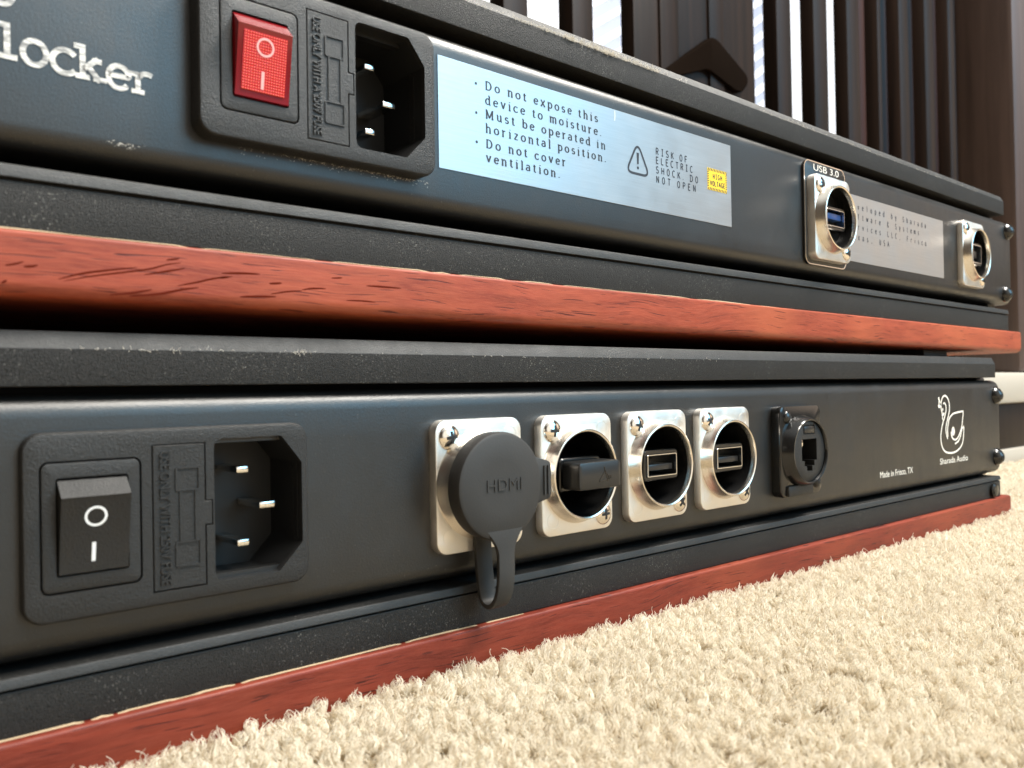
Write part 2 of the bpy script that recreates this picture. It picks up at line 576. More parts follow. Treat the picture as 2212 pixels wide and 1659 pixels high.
# glyph: (width, strokes, serifs[(x, z, halfwidth)]); x-height 1, ascender 1.5, capital 1.42
G = {
    'a': (0.78, [arc(.34, .66, .28, .34, 150, 0) + [(.62, .15), (.72, .02)], arc(.33, .27, .29, .27, 70, 360) + [(.62, .3)]], []),
    'b': (0.88, [[(.16, 1.5), (.16, .02)], arc(.46, .5, .34, .5, 150, -150, 16)], [(.10, 1.5, .12)]),
    'c': (0.78, [arc(.44, .5, .36, .5, 40, 320, 18)], []),
    'd': (0.88, [[(.70, 1.5), (.70, 0)], arc(.42, .5, .34, .5, 30, 330, 16)], [(.62, 1.5, .13), (.78, 0, .13)]),
    'e': (0.80, [[(.10, .55), (.74, .55)] + arc(.43, .5, .33, .5, 8, 322, 20)], []),
    'h': (0.92, [[(.18, 1.5), (.18, 0)], arc(.46, .62, .27, .36, 160, 0) + [(.73, 0)]], [(.12, 1.5, .13), (.18, 0, .2), (.73, 0, .2)]),
    'i': (0.46, [[(.24, 1.0), (.24, 0)], [(.24, 1.36), (.24, 1.48)]], [(.16, 1.0, .12), (.24, 0, .22)]),
    'k': (0.92, [[(.18, 1.5), (.18, 0)], [(.18, .42), (.70, 1.0)], [(.36, .60), (.76, 0)]], [(.12, 1.5, .13), (.18, 0, .2), (.72, 1.0, .2), (.76, 0, .2)]),
    'l': (0.46, [[(.24, 1.5), (.24, 0)]], [(.16, 1.5, .12), (.24, 0, .22)]),
    'm': (1.36, [[(.18, 1.0), (.18, 0)], arc(.42, .65, .24, .34, 160, 0) + [(.66, 0)], arc(.91, .65, .25, .34, 160, 0) + [(1.16, 0)]], [(.10, 1.0, .12), (.18, 0, .18), (.66, 0, .18), (1.16, 0, .18)]),
    'n': (0.92, [[(.18, 1.0), (.18, 0)], arc(.46, .63, .27, .36, 160, 0) + [(.73, 0)]], [(.10, 1.0, .13), (.18, 0, .2), (.73, 0, .2)]),
    'o': (0.88, [arc(.44, .5, .35, .5, 0, 360, 22)], []),
    'p': (0.88, [[(.18, 1.0), (.18, -.45)], arc(.46, .5, .34, .5, 150, -150, 16)], [(.10, 1.0, .12), (.18, -.45, .2)]),
    'r': (0.70, [[(.20, 1.0), (.20, 0)], arc(.46, .66, .24, .32, 165, 55)], [(.12, 1.0, .13), (.20, 0, .2)]),
    's': (0.70, [arc(.36, .745, .24, .245, 35, 250, 12) + arc(.34, .255, .26, .255, 75, -150, 12)], []),
    't': (0.58, [[(.26, 1.32), (.26, .22)] + arc(.42, .22, .16, .22, 180, 320, 6), [(.06, 1.0), (.50, 1.0)]], []),
    'u': (0.92, [[(.18, 1.0), (.18, .35)] + arc(.44, .35, .26, .35, 180, 345, 8), [(.72, 1.0), (.72, 0)]], [(.10, 1.0, .12), (.64, 1.0, .12), (.80, 0, .12)]),
    'v': (0.86, [[(.14, 1.0), (.44, 0)], [(.44, 0), (.74, 1.0)]], [(.14, 1.0, .18), (.74, 1.0, .16)]),
    'x': (0.86, [[(.14, 1.0), (.74, 0)], [(.14, 0), (.72, 1.0)]], [(.14, 1.0, .17), (.72, 1.0, .15), (.14, 0, .15), (.74, 0, .17)]),
    'y': (0.86, [[(.14, 1.0), (.44, 0)], [(.74, 1.0), (.34, -.45)]], [(.14, 1.0, .17), (.74, 1.0, .16)]),
    'z': (0.78, [[(.10, 1.0), (.66, 1.0), (.10, 0), (.68, 0)]], []),
    'f': (0.60, [arc(.46, 1.28, .20, .20, 60, 180, 6) + [(.26, 0)], [(.06, 1.0), (.50, 1.0)]], [(.26, 0, .2)]),
    'w': (1.2, [[(.10, 1.0), (.35, 0), (.60, .9), (.85, 0), (1.10, 1.0)]], []),
    '.': (0.42, [[(.16, .10), (.16, -.04)]], []),
    ',': (0.42, [[(.18, .10), (.10, -.22)]], []),
    '&': (1.0, [[(.86, 0), (.28, 1.05)] + arc(.42, 1.18, .2, .22, 200, -20, 8) + [(.2, .5)] + arc(.40, .32, .30, .32, 150, 360, 10)], []),
    'D': (1.16, [[(.22, 1.42), (.22, 0)], [(.08, 1.42), (.48, 1.42)] + arc(.48, .71, .52, .71, 90, -90, 16) + [(.08, 0)]], []),
    'M': (1.42, [[(.20, 0), (.20, 1.42)], [(.20, 1.42), (.68, .1)], [(.68, .1), (1.16, 1.42)], [(1.18, 1.42), (1.18, 0)]], [(.20, 0, .2), (1.18, 0, .22), (.14, 1.42, .14), (1.24, 1.42, .14)]),
    'A': (1.1, [[(.10, 0), (.52, 1.42), (.94, 0)], [(.26, .5), (.78, .5)]], []),
    'C': (1.0, [arc(.52, .71, .40, .71, 50, 310, 18)], []),
    'E': (0.92, [[(.78, 1.42), (.16, 1.42), (.16, 0), (.78, 0)], [(.16, .74), (.66, .74)]], []),
    'F': (0.90, [[(.78, 1.42), (.16, 1.42), (.16, 0)], [(.16, .74), (.66, .74)]], []),
    'G': (1.0, [arc(.52, .71, .40, .71, 50, 320, 18) + [(.84, .66), (.56, .66)]], []),
    'V': (1.0, [[(.08, 1.42), (.48, 0)], [(.48, 0), (.88, 1.42)]], []),
    'H': (1.0, [[(.16, 1.42), (.16, 0)], [(.82, 1.42), (.82, 0)], [(.16, .74), (.82, .74)]], []),
    'I': (0.9, [[(.45, 1.42), (.45, 0)], [(.20, 1.42), (.70, 1.42)], [(.20, 0), (.70, 0)]], []),
    'K': (0.96, [[(.16, 1.42), (.16, 0)], [(.80, 1.42), (.16, .60)], [(.36, .84), (.82, 0)]], []),
    'L': (0.86, [[(.16, 1.42), (.16, 0), (.76, 0)]], []),
    'N': (1.0, [[(.16, 0), (.16, 1.42), (.80, 0), (.80, 1.42)]], []),
    'O': (1.0, [arc(.49, .71, .36, .71, 0, 360, 22)], []),
    'P': (0.92, [[(.16, 0), (.16, 1.42), (.46, 1.42)] + arc(.46, 1.06, .32, .36, 90, -90, 10) + [(.16, .70)]], []),
    'R': (0.96, [[(.16, 0), (.16, 1.42), (.46, 1.42)] + arc(.46, 1.06, .32, .36, 90, -90, 10) + [(.16, .70)], [(.44, .70), (.82, 0)]], []),
    'S': (0.92, [arc(.46, 1.06, .32, .36, 40, 240, 12) + arc(.44, .36, .34, .36, 70, -150, 12)], []),
    'T': (0.92, [[(.08, 1.42), (.84, 1.42)], [(.46, 1.42), (.46, 0)]], []),
    'U': (0.98, [[(.16, 1.42), (.16, .4)] + arc(.48, .4, .32, .4, 180, 360, 10) + [(.80, 1.42)]], []),
}


def split_corners(strokes):
    out = []
    for s in strokes:
        cur = [s[0]]
        for i in range(1, len(s)):
            cur.append(s[i])
            if i + 1 < len(s):
                a = Vector((s[i][0] - s[i - 1][0], s[i][1] - s[i - 1][1])); b = Vector((s[i + 1][0] - s[i][0], s[i + 1][1] - s[i][1]))
                if a.length > 1e-6 and b.length > 1e-6 and a.angle(b) > 0.7:
                    out.append(cur); cur = [s[i]]
        out.append(cur)
    return out


def stroke_text(bm, txt, x0, z0, xh, width=None, thick=0.2, thin=0.09, serif=True, mono=None, y=-0.05, squash=1.0):
    """writes txt with its baseline at z0 from x0; width = full advance width (fits tracking)"""
    adv = [mono / xh if mono else (G[c][0] * squash if c in G else 0.55) for c in txt]
    if width and not mono:
        extra = (width / xh - sum(adv)) / max(len(txt) - 1, 1)
    else:
        extra = 0.0
    x = x0
    for c, a in zip(txt, adv):
        if c in G:
            w_, strokes, serifs = G[c]
            off = (a - w_ * squash) / 2 if mono else 0.0
            for s in split_corners(strokes):
                pts = [(x + (px * squash + off) * xh, z0 + pz * xh) for px, pz in s]
                ribbon(bm, pts, thick * xh, y=y, wfun=lambda d: (thin + (thick - thin) * abs(d.y) ** 1.5) * xh)
            if serif:
                for sx_, sz_, hw in serifs:
                    ribbon(bm, [(x + (sx_ * squash - hw + off) * xh, z0 + sz_ * xh), (x + (sx_ * squash + hw + off) * xh, z0 + sz_ * xh)], thin * xh * 1.5, y=y - 0.004)
        x += (a + extra) * xh
    return bm


def font_text(txt, x, z, height, y, depth=0.0, rot=0.0, xscale=1.0, width=None, center=False, spacing=1.0, yfun=None, bold=0.0):
    """Blender's built-in font as mesh: capital height `height`, baseline start at (x, z), rotated by rot degrees in the panel plane"""
    cu = bpy.data.curves.new("lettering", 'FONT')
    cu.body = txt; cu.size = 1.0; cu.space_character = spacing
    cu.extrude = 0.0
    cu.offset = bold
    if depth > 0:
        cu.extrude = 0.5
    tmp = bpy.data.objects.new("tmp_text", cu)
    me = bpy.data.meshes.new_from_object(tmp)
    bpy.data.objects.remove(tmp); bpy.data.curves.remove(cu)
    xs = [v_.co.x for v_ in me.vertices]; zs = [v_.co.y for v_ in me.vertices]
    x_lo, x_hi, z_hi = min(xs), max(xs), max(zs)
    s = height / 0.729 if not txt.islower() else height / z_hi
    sxx = s * xscale
    if width:
        sxx = width / (x_hi - x_lo)
    bm = bmesh.new(); bm.from_mesh(me); bpy.data.meshes.remove(me)
    ca, sa = math.cos(math.radians(rot)), math.sin(math.radians(rot))
    for v_ in bm.verts:
        u = (v_.co.x - x_lo) * sxx; w_ = v_.co.y * s; d = v_.co.z
        if center:
            u -= (x_hi - x_lo) * sxx / 2
        X, Z = x + u * ca - w_ * sa, z + u * sa + w_ * ca
        yy = yfun(X, Z) if yfun else y
        v_.co = (X, yy - (d + 0.5) * depth if depth > 0 else yy, Z)
    return bm


def merge(*bms):
    out = bmesh.new()
    for b in bms:
        tmp = bpy.data.meshes.new("tmp"); b.to_mesh(tmp); b.free()
        out.from_mesh(tmp); bpy.data.meshes.remove(tmp)
    return out


# ------------------------------------------------------------------ setting: carpet
bm = bmesh.new()
NX, NY = 90, 70
gx = np.linspace(-700, 2600, NX); gy = np.linspace(-900, 1500, NY)
vv = [[bm.verts.new((x, y, -48.5 + random.uniform(-.3, .3))) for y in gy] for x in gx]
for i in range(NX - 1):
    for j in range(NY - 1):
        bm.faces.new((vv[i][j], vv[i + 1][j], vv[i + 1][j + 1], vv[i][j + 1]))
tag(bm_obj("floor", bm, "carpet_backing"), "woven backing of the beige carpet under the pile", "floor", kind="structure")

# wall behind everything and the bright window in it
tag(bm_obj("wall", box(-1600, 1440, -48, 6200, 1480, 2600), "brown_wall_paint", smooth=False), "dim brown wall behind the slatted wooden furniture", "wall", kind="structure")

win = empty("window", (2100, 1425, 900), "bright white window seen through the gaps of the dark slatted furniture", "window")
Ctx.org = Vector((2100, 1425, 900))
bm_obj("pane", box(1040, 1418, 640, 3120, 1424, 1900), "window_glow", win, smooth=False)
fr = bmesh.new()
for b_ in ((1000, 1405, 600, 1040, 1436, 1940), (3120, 1405, 600, 3160, 1436, 1940), (1040, 1405, 600, 3120, 1436, 640), (1040, 1405, 1900, 3120, 1436, 1940)):
    box(*b_, bev=4, bm=fr)
bm_obj("window_frame", fr, "white_lacquer", win)

bl = empty("window_blind", (1950, 1385, 640), "pale blue slatted blind hanging in front of the white window", "blind")
Ctx.org = Vector((1950, 1385, 640))
bm = bmesh.new()
for k in range(24):
    z = 560 + k * 56
    b_ = box(1440, 1382, -17, 2460, 1385, 17, 1.0, 1)
    tmp = bpy.data.meshes.new("tmp")
    rm = Matrix.Translation((1950, 1383, z)) @ Matrix.Rotation(-math.radians(33), 4, 'Y') @ Matrix.Rotation(math.radians(25), 4, 'X') @ Matrix.Translation((-1950, -1383, 0))
    b_.transform(rm)
    b_.to_mesh(tmp); b_.free(); bm.from_mesh(tmp); bpy.data.meshes.remove(tmp)
bm_obj("slats", bm, "blind_slat", bl)

# dark slatted furniture behind the units
bench = empty("slatted_bench", (1000, 413, -48), "dark stained wooden bench back of upright square slats behind the devices", "bench", rot=(0, 0, 0))
Ctx.org = Vector((1000, 413, -48))
def upright(x0, x1, y0, y1, z0=-48, z1=980, bev=1.5):
    return box(x0, y0, z0, x1, y1, z1, bev)


for xa, xb in ((280, 313), (368, 397), (453, 481), (800, 832), (885, 919), (970, 1003), (1056, 1066), (1122, 1152), (1207, 1237), (1292, 1314), (1378, 1403), (1462, 1492), (1547, 1577), (1632, 1662), (1717, 1747), (1802, 1832)):
    bm_obj("slat", upright(xa, xb, 400, 420), "dark_stained_wood", bench)
bm_obj("back_board", upright(541.6, 755, 402, 420), "dark_stained_wood", bench)
for xa, xb in ((580, 610), (664, 690)):
    bm_obj("board_moulding", upright(xa, xb, 399, 402.5, bev=1), "dark_stained_wood", bench)
br_ = slab(rpoly([(575, 345), (590, 343), (655, 368), (716, 352), (738, 374), (668, 408)], 22, 6), [(3, 395), (0, 397), (0, 401.8)])  # thin dark plate shaped as the shade under an arched rail
bm_obj("arch_shade", br_, "arch_shade_dark", bench)
bm_obj("back_panel", upright(1034, 1860, 440, 452), "brown_panel", bench)
bm_obj("top_rail", box(180, 396, 980.5, 1860, 430, 1040, 4), "dark_stained_wood", bench)
bm_obj("bottom_rail", box(200, 422, -20, 1860, 438, 60, 3), "dark_stained_wood", bench)

# white-topped low stand with a dark post, right edge
st = empty("low_stand", (690, 150, -48), "low stand with a white top and dark front on the carpet past the lower device", "stand")
Ctx.org = Vector((690, 150, -48))
bm_obj("top_board", box(560, 98, 3.8, 790, 240, 29, 3), "white_lacquer", st)
bm_obj("front_panel", box(562, 103, -33, 788, 238, 3.7, 1), "dark_stained_wood", st)
bm_obj("base", box(560, 100, -48, 790, 240, -33.1, 1), "white_lacquer", st)
pm = upright(700, 775, 110, 160, 29.2, 700, 5)
tag(bm_obj("wooden_post", pm, "brown_wood"), "dark brown upright wooden post above the low white-topped stand", "post")

# ------------------------------------------------------------------ units
LO = Vector((100, 120, -46))
YAW, TILT, UY = 0.0132, 0.0045, 0.663
lower = empty("audio_unit", LO, "lower black rack unit with black switch and five round connectors, on carpet", "audio device", "stacked audio devices")
UO = Vector((130, 120, 36))
Rm = Matrix.Rotation(YAW, 4, 'Z') @ Matrix.Rotation(TILT, 4, 'Y')
upper = empty("audio_unit", (0, 0, 0), "upper black rack unit with red rocker switch and silver safety label", "audio device", "stacked audio devices")
upper.matrix_world = Matrix.Translation(Vector((0, UY, 0)) * MM) @ Rm @ Matrix.Translation(UO * MM)


def fillet_profile(pts, r, n=4):
    return rpoly(pts, r, n)


def chassis(root, x0, x1, pan_z, top, bot, pan_x1, holes, wood, wood_mat='red_hardwood', pores=()):
    """panel, top plate, bottom plate, wooden base.  top/bot = (face bottom z, face top z, chamfer top z)"""
    bm = plate(lambda i: rrect(x0 + i, pan_z[0] + i, pan_x1 - i, pan_z[1] - i, max(4.4 - i, 0.2), 5),
               [(4.2, 0), (3.1, 0.14), (2.1, 0.5), (1.2, 1.1), (0.5, 2.0), (0.1, 3.1), (0, 4.0), (0, 11)],
               [(h, 2.0, False) for h in holes])
    bm_obj("rear_panel", bm, "panel_paint", root)
    for nm, (zb, zf, zc), yb in (("top_plate", top, 1.2), ("bottom_plate", bot, 0.6)):
        if nm == "top_plate":
            prof = rpoly([(-0.25, zb), (-0.25, zf), (1.3, zc), (240, zc), (240, zb)], [0.25, 0.3, 0.3, 0.2, 0.2], 3)
        else:
            prof = rpoly([(-1.3, zb), (-1.3, zf - 0.5), (-0.5, zf - 0.4), (-0.5, zf), (-1.8, zf + 0.05), (-1.25, zc), (-0.8, zc + 0.1), (240, zc + 0.1), (240, zb)], [0.2, 0.2, 0, 0, 0.15, 0.2, 0.1, 0.1, 0.2], 3)
        po = bm_obj(nm, prism_x(prof, x0 + 2, x1, 1), "grainy_black", root)
        po.data.materials.append(MATS["satin_edge"])
        for pg in po.data.polygons:
            if pg.normal.y < -0.25 and pg.normal.z > 0.12:
                pg.material_index = 1
    # body between the plates and the dark ends
    bm_obj("side_panel", box(x1 - 6, 6, bot[2], x1 + 4, 238, top[0], 0.8), "black_paint_end", root)
    bm_obj("inner_body", box(x0 + 3, 22, bot[2] - 0.2, x1 - 7, 238, top[0] + 0.2), "socket_black", root, smooth=False)
    wz0, wz1, wx0, wx1, wy, edge = wood
    prof = rpoly([(wy, wz0), (wy, wz1), (240, wz1), (240, wz0)], [edge, 0.8, 1, 1], 6)
    bmw = prism_x(prof[::-1], wx0, wx1, 1)
    # rounded right-hand corners
    e = [e_ for e_ in bmw.edges if abs(e_.verts[0].co.x - wx1) < 1e-3 and abs(e_.verts[1].co.x - wx1) < 1e-3]
    bmesh.ops.bevel(bmw, geom=e, offset=2.2, segments=4, profile=0.5, affect='EDGES', clamp_overlap=True)
    wo = bm_obj("wood_base", bmw, wood_mat, root)
    if pores:                                  # long open pores, part of the wood's own surface
        pb = bmesh.new(); pb.from_mesh(wo.data)
        nf0 = len(pb.faces)
        for ln in pores:
            pts = smooth_path(ln, 6)
            nn = len(pts)
            tmp_b = bmesh.new()
            wi = 0.30 + 0.12 * random.random()
            vs_ = []
            for i, (x, z) in enumerate(pts):
                hw = wi * 0.5 * math.sin(math.pi * min(max((i + 0.15) / (nn - 0.7), 0), 1)) ** 0.6 + 0.02
                vs_.append([pb.verts.new((Vector((x, wy - 0.012, z + e_ * hw)) - Ctx.org) * MM) for e_ in (1, -1)])
            tmp_b.free()
            for a, b in zip(vs_, vs_[1:]):
                f_ = pb.faces.new((a[0], b[0], b[1], a[1])); f_.material_index = 1
        pb.to_mesh(wo.data); pb.free()
        wo.data.materials.append(MATS["wood_pore"])
    return wo


def edge_strip(root, x0, x1, z, y):
    """pale raw edge where the wood meets the black plate"""
    bm = bmesh.new()
    n = 90
    top, bot_, bk = [], [], []
    for i in range(n + 1):
        x = x0 + (x1 - x0) * i / n
        tp = min(1, (n - i) / 30)
        zz_ = z - 0.35 * (1 - tp) - (0.3 if math.sin(i * 0.9 + math.sin(i * 2.3) * 2) > 0.95 else 0)
        h = 0.24 * tp * (0.25 + 0.65 * abs(math.sin(i * 0.37) * math.sin(i * 0.11 + 1))) * (0.6 + 0.4 * random.random())
        if random.random() < 0.10:
            h *= 0.25
        top.append(bm.verts.new((x, y, zz_ + h))); bot_.append(bm.verts.new((x, y - 0.1, zz_ - 0.05))); bk.append(bm.verts.new((x, y + 2, zz_ + h)))
    for i in range(n):
        bm.faces.new((bot_[i], bot_[i + 1], top[i + 1], top[i])); bm.faces.new((top[i], top[i + 1], bk[i + 1], bk[i]))
    return bm_obj("raw_edge", bm, "raw_edge", root)


def screw(name, root, x, z, y, r, dome=0.8, mat="bright_nickel", rot=20, slot="socket_black", hh=0.5):
    bm = lathe_y(x, z, [(r, y + 0.3), (r, y - hh * 0.4), (r * 0.93, y - hh), (r * 0.75, y - hh - dome * 0.45), (r * 0.45, y - hh - dome * 0.8), (r * 0.12, y - hh - dome)], 28, cap=True)
    s = bm_obj(name, bm, mat, root)
    cb = bmesh.new()
    for a in (rot, rot + 90):
        c_, s_ = math.cos(math.radians(a)), math.sin(math.radians(a))
        pts = [(x + c_ * u * r, z + s_ * u * r) for u in (-0.5, -0.25, 0, 0.25, 0.5)]
        ribbon(cb, pts, r * 0.24, yfun=lambda X, Z: y - hh - dome * (1 - 0.9 * (((X - x) ** 2 + (Z - z) ** 2) / r ** 2)) - 0.06)
    bm_obj("screw_slot", cb, slot, s)
    return s


def power_inlet(root, dx, dz, proud, red):
    """combined switch, fuse drawer and three-pin socket"""
    X0, X1, Z0, Z1 = -83.1 + dx, -31.4 + dx, -16.3 + dz, 15.9 + dz
    if red:
        X0 -= 1.3; X1 += 1.5; Z0 -= 0.4
    yf = -proud
    rock = rrect(-78.0 + dx, -8.6 + dz, -66.3 + dx, 8.1 + dz, 0.5, 3)
    bez = (-80.2 + dx, -11.2 + dz, -64.3 + dx, 10.7 + dz)
    fuse = [(-62.1 + dx, -13.6 + dz), (-52.65 + dx, -13.6 + dz), (-52.65 + dx, -2.5 + dz), (-51.35 + dx, -2.5 + dz), (-51.35 + dx, 1.9 + dz), (-52.65 + dx, 1.9 + dz), (-52.65 + dx, 12.7 + dz), (-62.1 + dx, 12.7 + dz)]
    sock = rpoly([(-50.9 + dx, -13.5 + dz), (-38.0 + dx, -13.5 + dz), (-32.9 + dx, -8.2 + dz), (-32.9 + dx, 7.9 + dz), (-37.2 + dx, 13.4 + dz), (-50.9 + dx, 13.4 + dz)], [1.8, 0.9, 0.9, 0.9, 0.9, 1.8], 4)
    g = 0.26
    grow = lambda pts, d: [(x + (d if x > -57 + dx else -d), z + (d if z > dz else -d)) for x, z in pts]
    bez_hole = rrect(bez[0] - g, bez[1] - g, bez[2] + g, bez[3] + g, 1.4, 4)
    fuse_hole = [(-62.1 - .2 + dx, -13.8 + dz), (-52.45 + dx, -13.8 + dz), (-52.45 + dx, -2.68 + dz), (-51.2 + dx, -2.68 + dz), (-51.2 + dx, 2.08 + dz), (-52.45 + dx, 2.08 + dz), (-52.45 + dx, 12.9 + dz), (-62.3 + dx, 12.9 + dz)]
    bm = plate(lambda i: rrect(X0 + i, Z0 + i, X1 - i, Z1 - i, max(3.4 - i, 0.6), 7),
               [(0.8, yf), (0.35, yf + 0.12), (0.1, yf + 0.42), (0, yf + 0.9), (0, 0.4)],
               [(bez_hole, yf + 2.5), (fuse_hole, yf + 1.6), (sock, 13.0, False)])
    fl = bm_obj("power_inlet", bm, "moulded_plastic", root)
    cav = bmesh.new(); lv = loop_verts(cav, grow(sock, -0.03), 12.6); cav.faces.new(lv); ring_faces(cav, lv, loop_verts(cav, grow(sock, -0.03), yf + 1.3))
    bm_obj("socket_cavity", cav, "socket_black", fl, smooth=False)
    bm = plate(lambda i: rrect(bez[0] + i, bez[1] + i, bez[2] - i, bez[3] - i, max(1.2 - i, 0.3), 4),
               [(0.45, yf - 0.1), (0.12, yf), (0, yf + 0.35), (0, yf + 2.4)], [(rock, yf + 2.3)])
    bz = bm_obj("switch_frame", bm, "moulded_plastic", fl)
    # fuse drawer, its raised fuse symbol and lettering
    ff = plate(lambda i: [(x + (i if x < -57 + dx else -i), z + (i if z < dz else -i)) for x, z in fuse], [(0.12, yf - 0.02), (0, yf + 0.12), (0, yf + 1.5)])
    fd = bm_obj("fuse_holder", ff, "moulded_plastic", fl)
    sy = bmesh.new()
    for sq in ((-58.0, 4.3, -53.8, 8.4), (-58.1, -9.6, -53.7, -5.2)):
        ribbon(sy, rrect(sq[0] + dx, sq[1] + dz, sq[2] + dx, sq[3] + dz, 0.15, 1), 0.34, y=yf, th=0.24, closed=True)
    for xx in (-57.3, -54.5):
        ribbon(sy, [(xx + dx, 4.2 + dz), (xx + dx, -5.1 + dz)], 0.34, y=yf, th=0.24)
    bm_obj("fuse_symbol", sy, "moulded_plastic", fl)
    txt = "USE ONLY WITH A 250V FUSE" if red else "USE ONLY WITH 250V FUSE"
    lt = font_text(txt, -60.9 + dx, 11.6 + dz, 1.95, yf, depth=0.34, rot=-90, width=24.2, bold=0.018)
    bm_obj("lettering", lt, "moulded_plastic", fl)
    # rocker
    rx0, rx1 = -77.7 + dx, -66.6 + dx
    prof = [(2.0, 7.7), (0.0, 7.6), (-2.7, 4.9), (-2.55, 4.6), (-0.45, -8.2), (2.0, -8.3)]
    prof = [(yf + a, b + dz) for a, b in prof]
    rk = prism_x(prof, rx0, rx1)
    if red:
        r_ = bm_obj("rocker_switch", rk, "red_plastic", fl, angle=20)
    else:
        r_ = bm_obj("rocker_switch", rk, "moulded_plastic", fl, angle=20)
    yfun = lambda x, z: yf - 0.45 - (z - dz + 8.2) * (2.1 / 12.8)
    if red:
        le = bmesh.new()
        a, b, c_, d_ = (rx0 + 1.1, dz - 7.0), (rx1 - 1.1, dz - 7.0), (rx1 - 1.1, dz + 3.9), (rx0 + 1.1, dz + 3.9)
        f1 = [le.verts.new((x, yfun(x, z) - 0.18, z)) for x, z in (a, b, c_, d_)]
        f2 = [le.verts.new((x, yfun(x, z) + 0.1, z)) for x, z in (a, b, c_, d_)]
        le.faces.new(f1); ring_faces(le, f1, f2)
        bm_obj("lens", le, "red_lens", fl, smooth=False)
    mk = bmesh.new()
    off = 0.24 if red else 0.05
    yo = lambda x, z: yfun(x, z) - off
    ribbon(mk, arc(-72.2 + dx, 1.4 + dz, 1.62, 1.55, 0, 360, 30)[:-1], 0.42, closed=True, yfun=yo)
    ribbon(mk, [(-72.4 + dx, -3.1 + dz), (-72.4 + dx, -6.4 + dz)], 0.62, yfun=yo)
    bm_obj("switch_marks", mk, "switch_pink" if red else "switch_white", fl, smooth=False)
    for px, pz, w_ in ((-43.9, 6.9, 2.4), (-38.8, -0.5, 3.3), (-43.9, -7.5, 2.4)):
        bm_obj("pin", box(px - w_ / 2 + dx, 1.4, pz - 0.62 + dz, px + w_ / 2 + dx, 12.4, pz + 0.62 + dz, 0.22, 2), "pin_metal", fl)
    return fl


def d_flange(root, x0, zc, yf, mat="nickel", name="connector", wear=True):
    """26 x 31 connector shell with a flared round collar; returns the part"""
    cx, z0, z1 = x0 + 13, zc - 15.5, zc + 15.5
    hole = circ(cx, zc, 11.2, 56)
    bm = plate(lambda i: rrect(x0 + i, z0 + i, x0 + 26 - i, z1 - i, max(3.0 - i, 0.5), 6),
               [(0.45, yf), (0.15, yf + 0.1), (0, yf + 0.4), (0, 0.2)], [(hole, 0.2, False)])
    sh = bm_obj(name, bm, mat, root)
    cb = lathe_y(cx, zc, [(12.95, yf + 0.05), (12.75, yf - 0.5), (12.2, yf - 1.6), (11.85, yf - 2.9), (11.75, yf - 3.35), (11.45, yf - 3.5), (11.1, yf - 3.3), (10.95, yf - 2.8), (10.9, yf + 1.5)], 64)
    bm_obj("collar", cb, "satin_nickel" if mat == "nickel" else mat, sh)
    bm_obj("cup", lathe_y(cx, zc, [(10.88, yf - 1.8), (10.8, 12.0)], 56, cap=True), "gloss_plastic", sh)
    for ex, ez in ((x0 + 22.3, z1 - 4.0), (x0 + 3.7, z0 + 4.0)):
        mb = ribbon(bmesh.new(), circ(ex, ez, 1.95, 26), 0.16, y=yf + 0.02, th=0.07, closed=True)
        bm_obj("cast_mark", mb, mat, sh)
    screw("screw", sh, x0 + 3.9, z1 - 4.0, yf, 2.95, rot=random.uniform(0, 90))
    screw("screw", sh, x0 + 22.1, z0 + 4.0, yf, 2.95, rot=random.uniform(0, 90))
    return sh


def usb_port(sh, cx, zc, yf, blue=False, square=False):
    w_, h_ = (6.2, 5.4) if square else (7.6, 4.3)
    bm = plate(lambda i: rrect(cx - w_ + i, zc - h_ + i, cx + w_ - i, zc + h_ - i, 1.0, 4), [(0.3, yf + 0.5), (0, yf + 0.8), (0, 12)],
               [(rrect(cx - w_ + 1.0, zc - h_ + 1.0, cx + w_ - 1.0, zc + h_ - 1.0, 0.4, 2), 9)])
    pt = bm_obj("usb_port", bm, "gloss_plastic", sh)
    w2, h2 = w_ - 1.1, h_ - 1.1
    m = plate(lambda i: rrect(cx - w2 + i, zc - h2 + i, cx + w2 - i, zc + h2 - i, 0.5, 3), [(0.06, yf), (0, yf + 0.1), (0, 9)],
              [(rrect(cx - w2 + .32, zc - h2 + .32, cx + w2 - .32, zc + h2 - .32, 0.3, 2), 8)])
    bm_obj("port_shell", m, "shell_steel", sh)
    if square:
        tongue = box(cx - 2.4, yf + 1.2, zc - 1.6, cx + 2.4, 8, zc + 1.6, 0.2)
    else:
        tongue = box(cx - w2 + 0.9, yf + 1.0, zc + (-1.5 if not blue else -0.3), cx + w2 - 0.9, 8, zc + (0.2 if not blue else 1.9), 0.15)
    bm_obj("port_tongue", tongue, "usb_blue" if blue else "smooth_plastic", sh)
    return pt


simple("shell_steel", (0.62, 0.62, 0.62), 0.2, metal=1.0, bump=(500, 0.1, 0.0001))
simple("usb_blue", (0.02, 0.07, 0.24), 0.3)

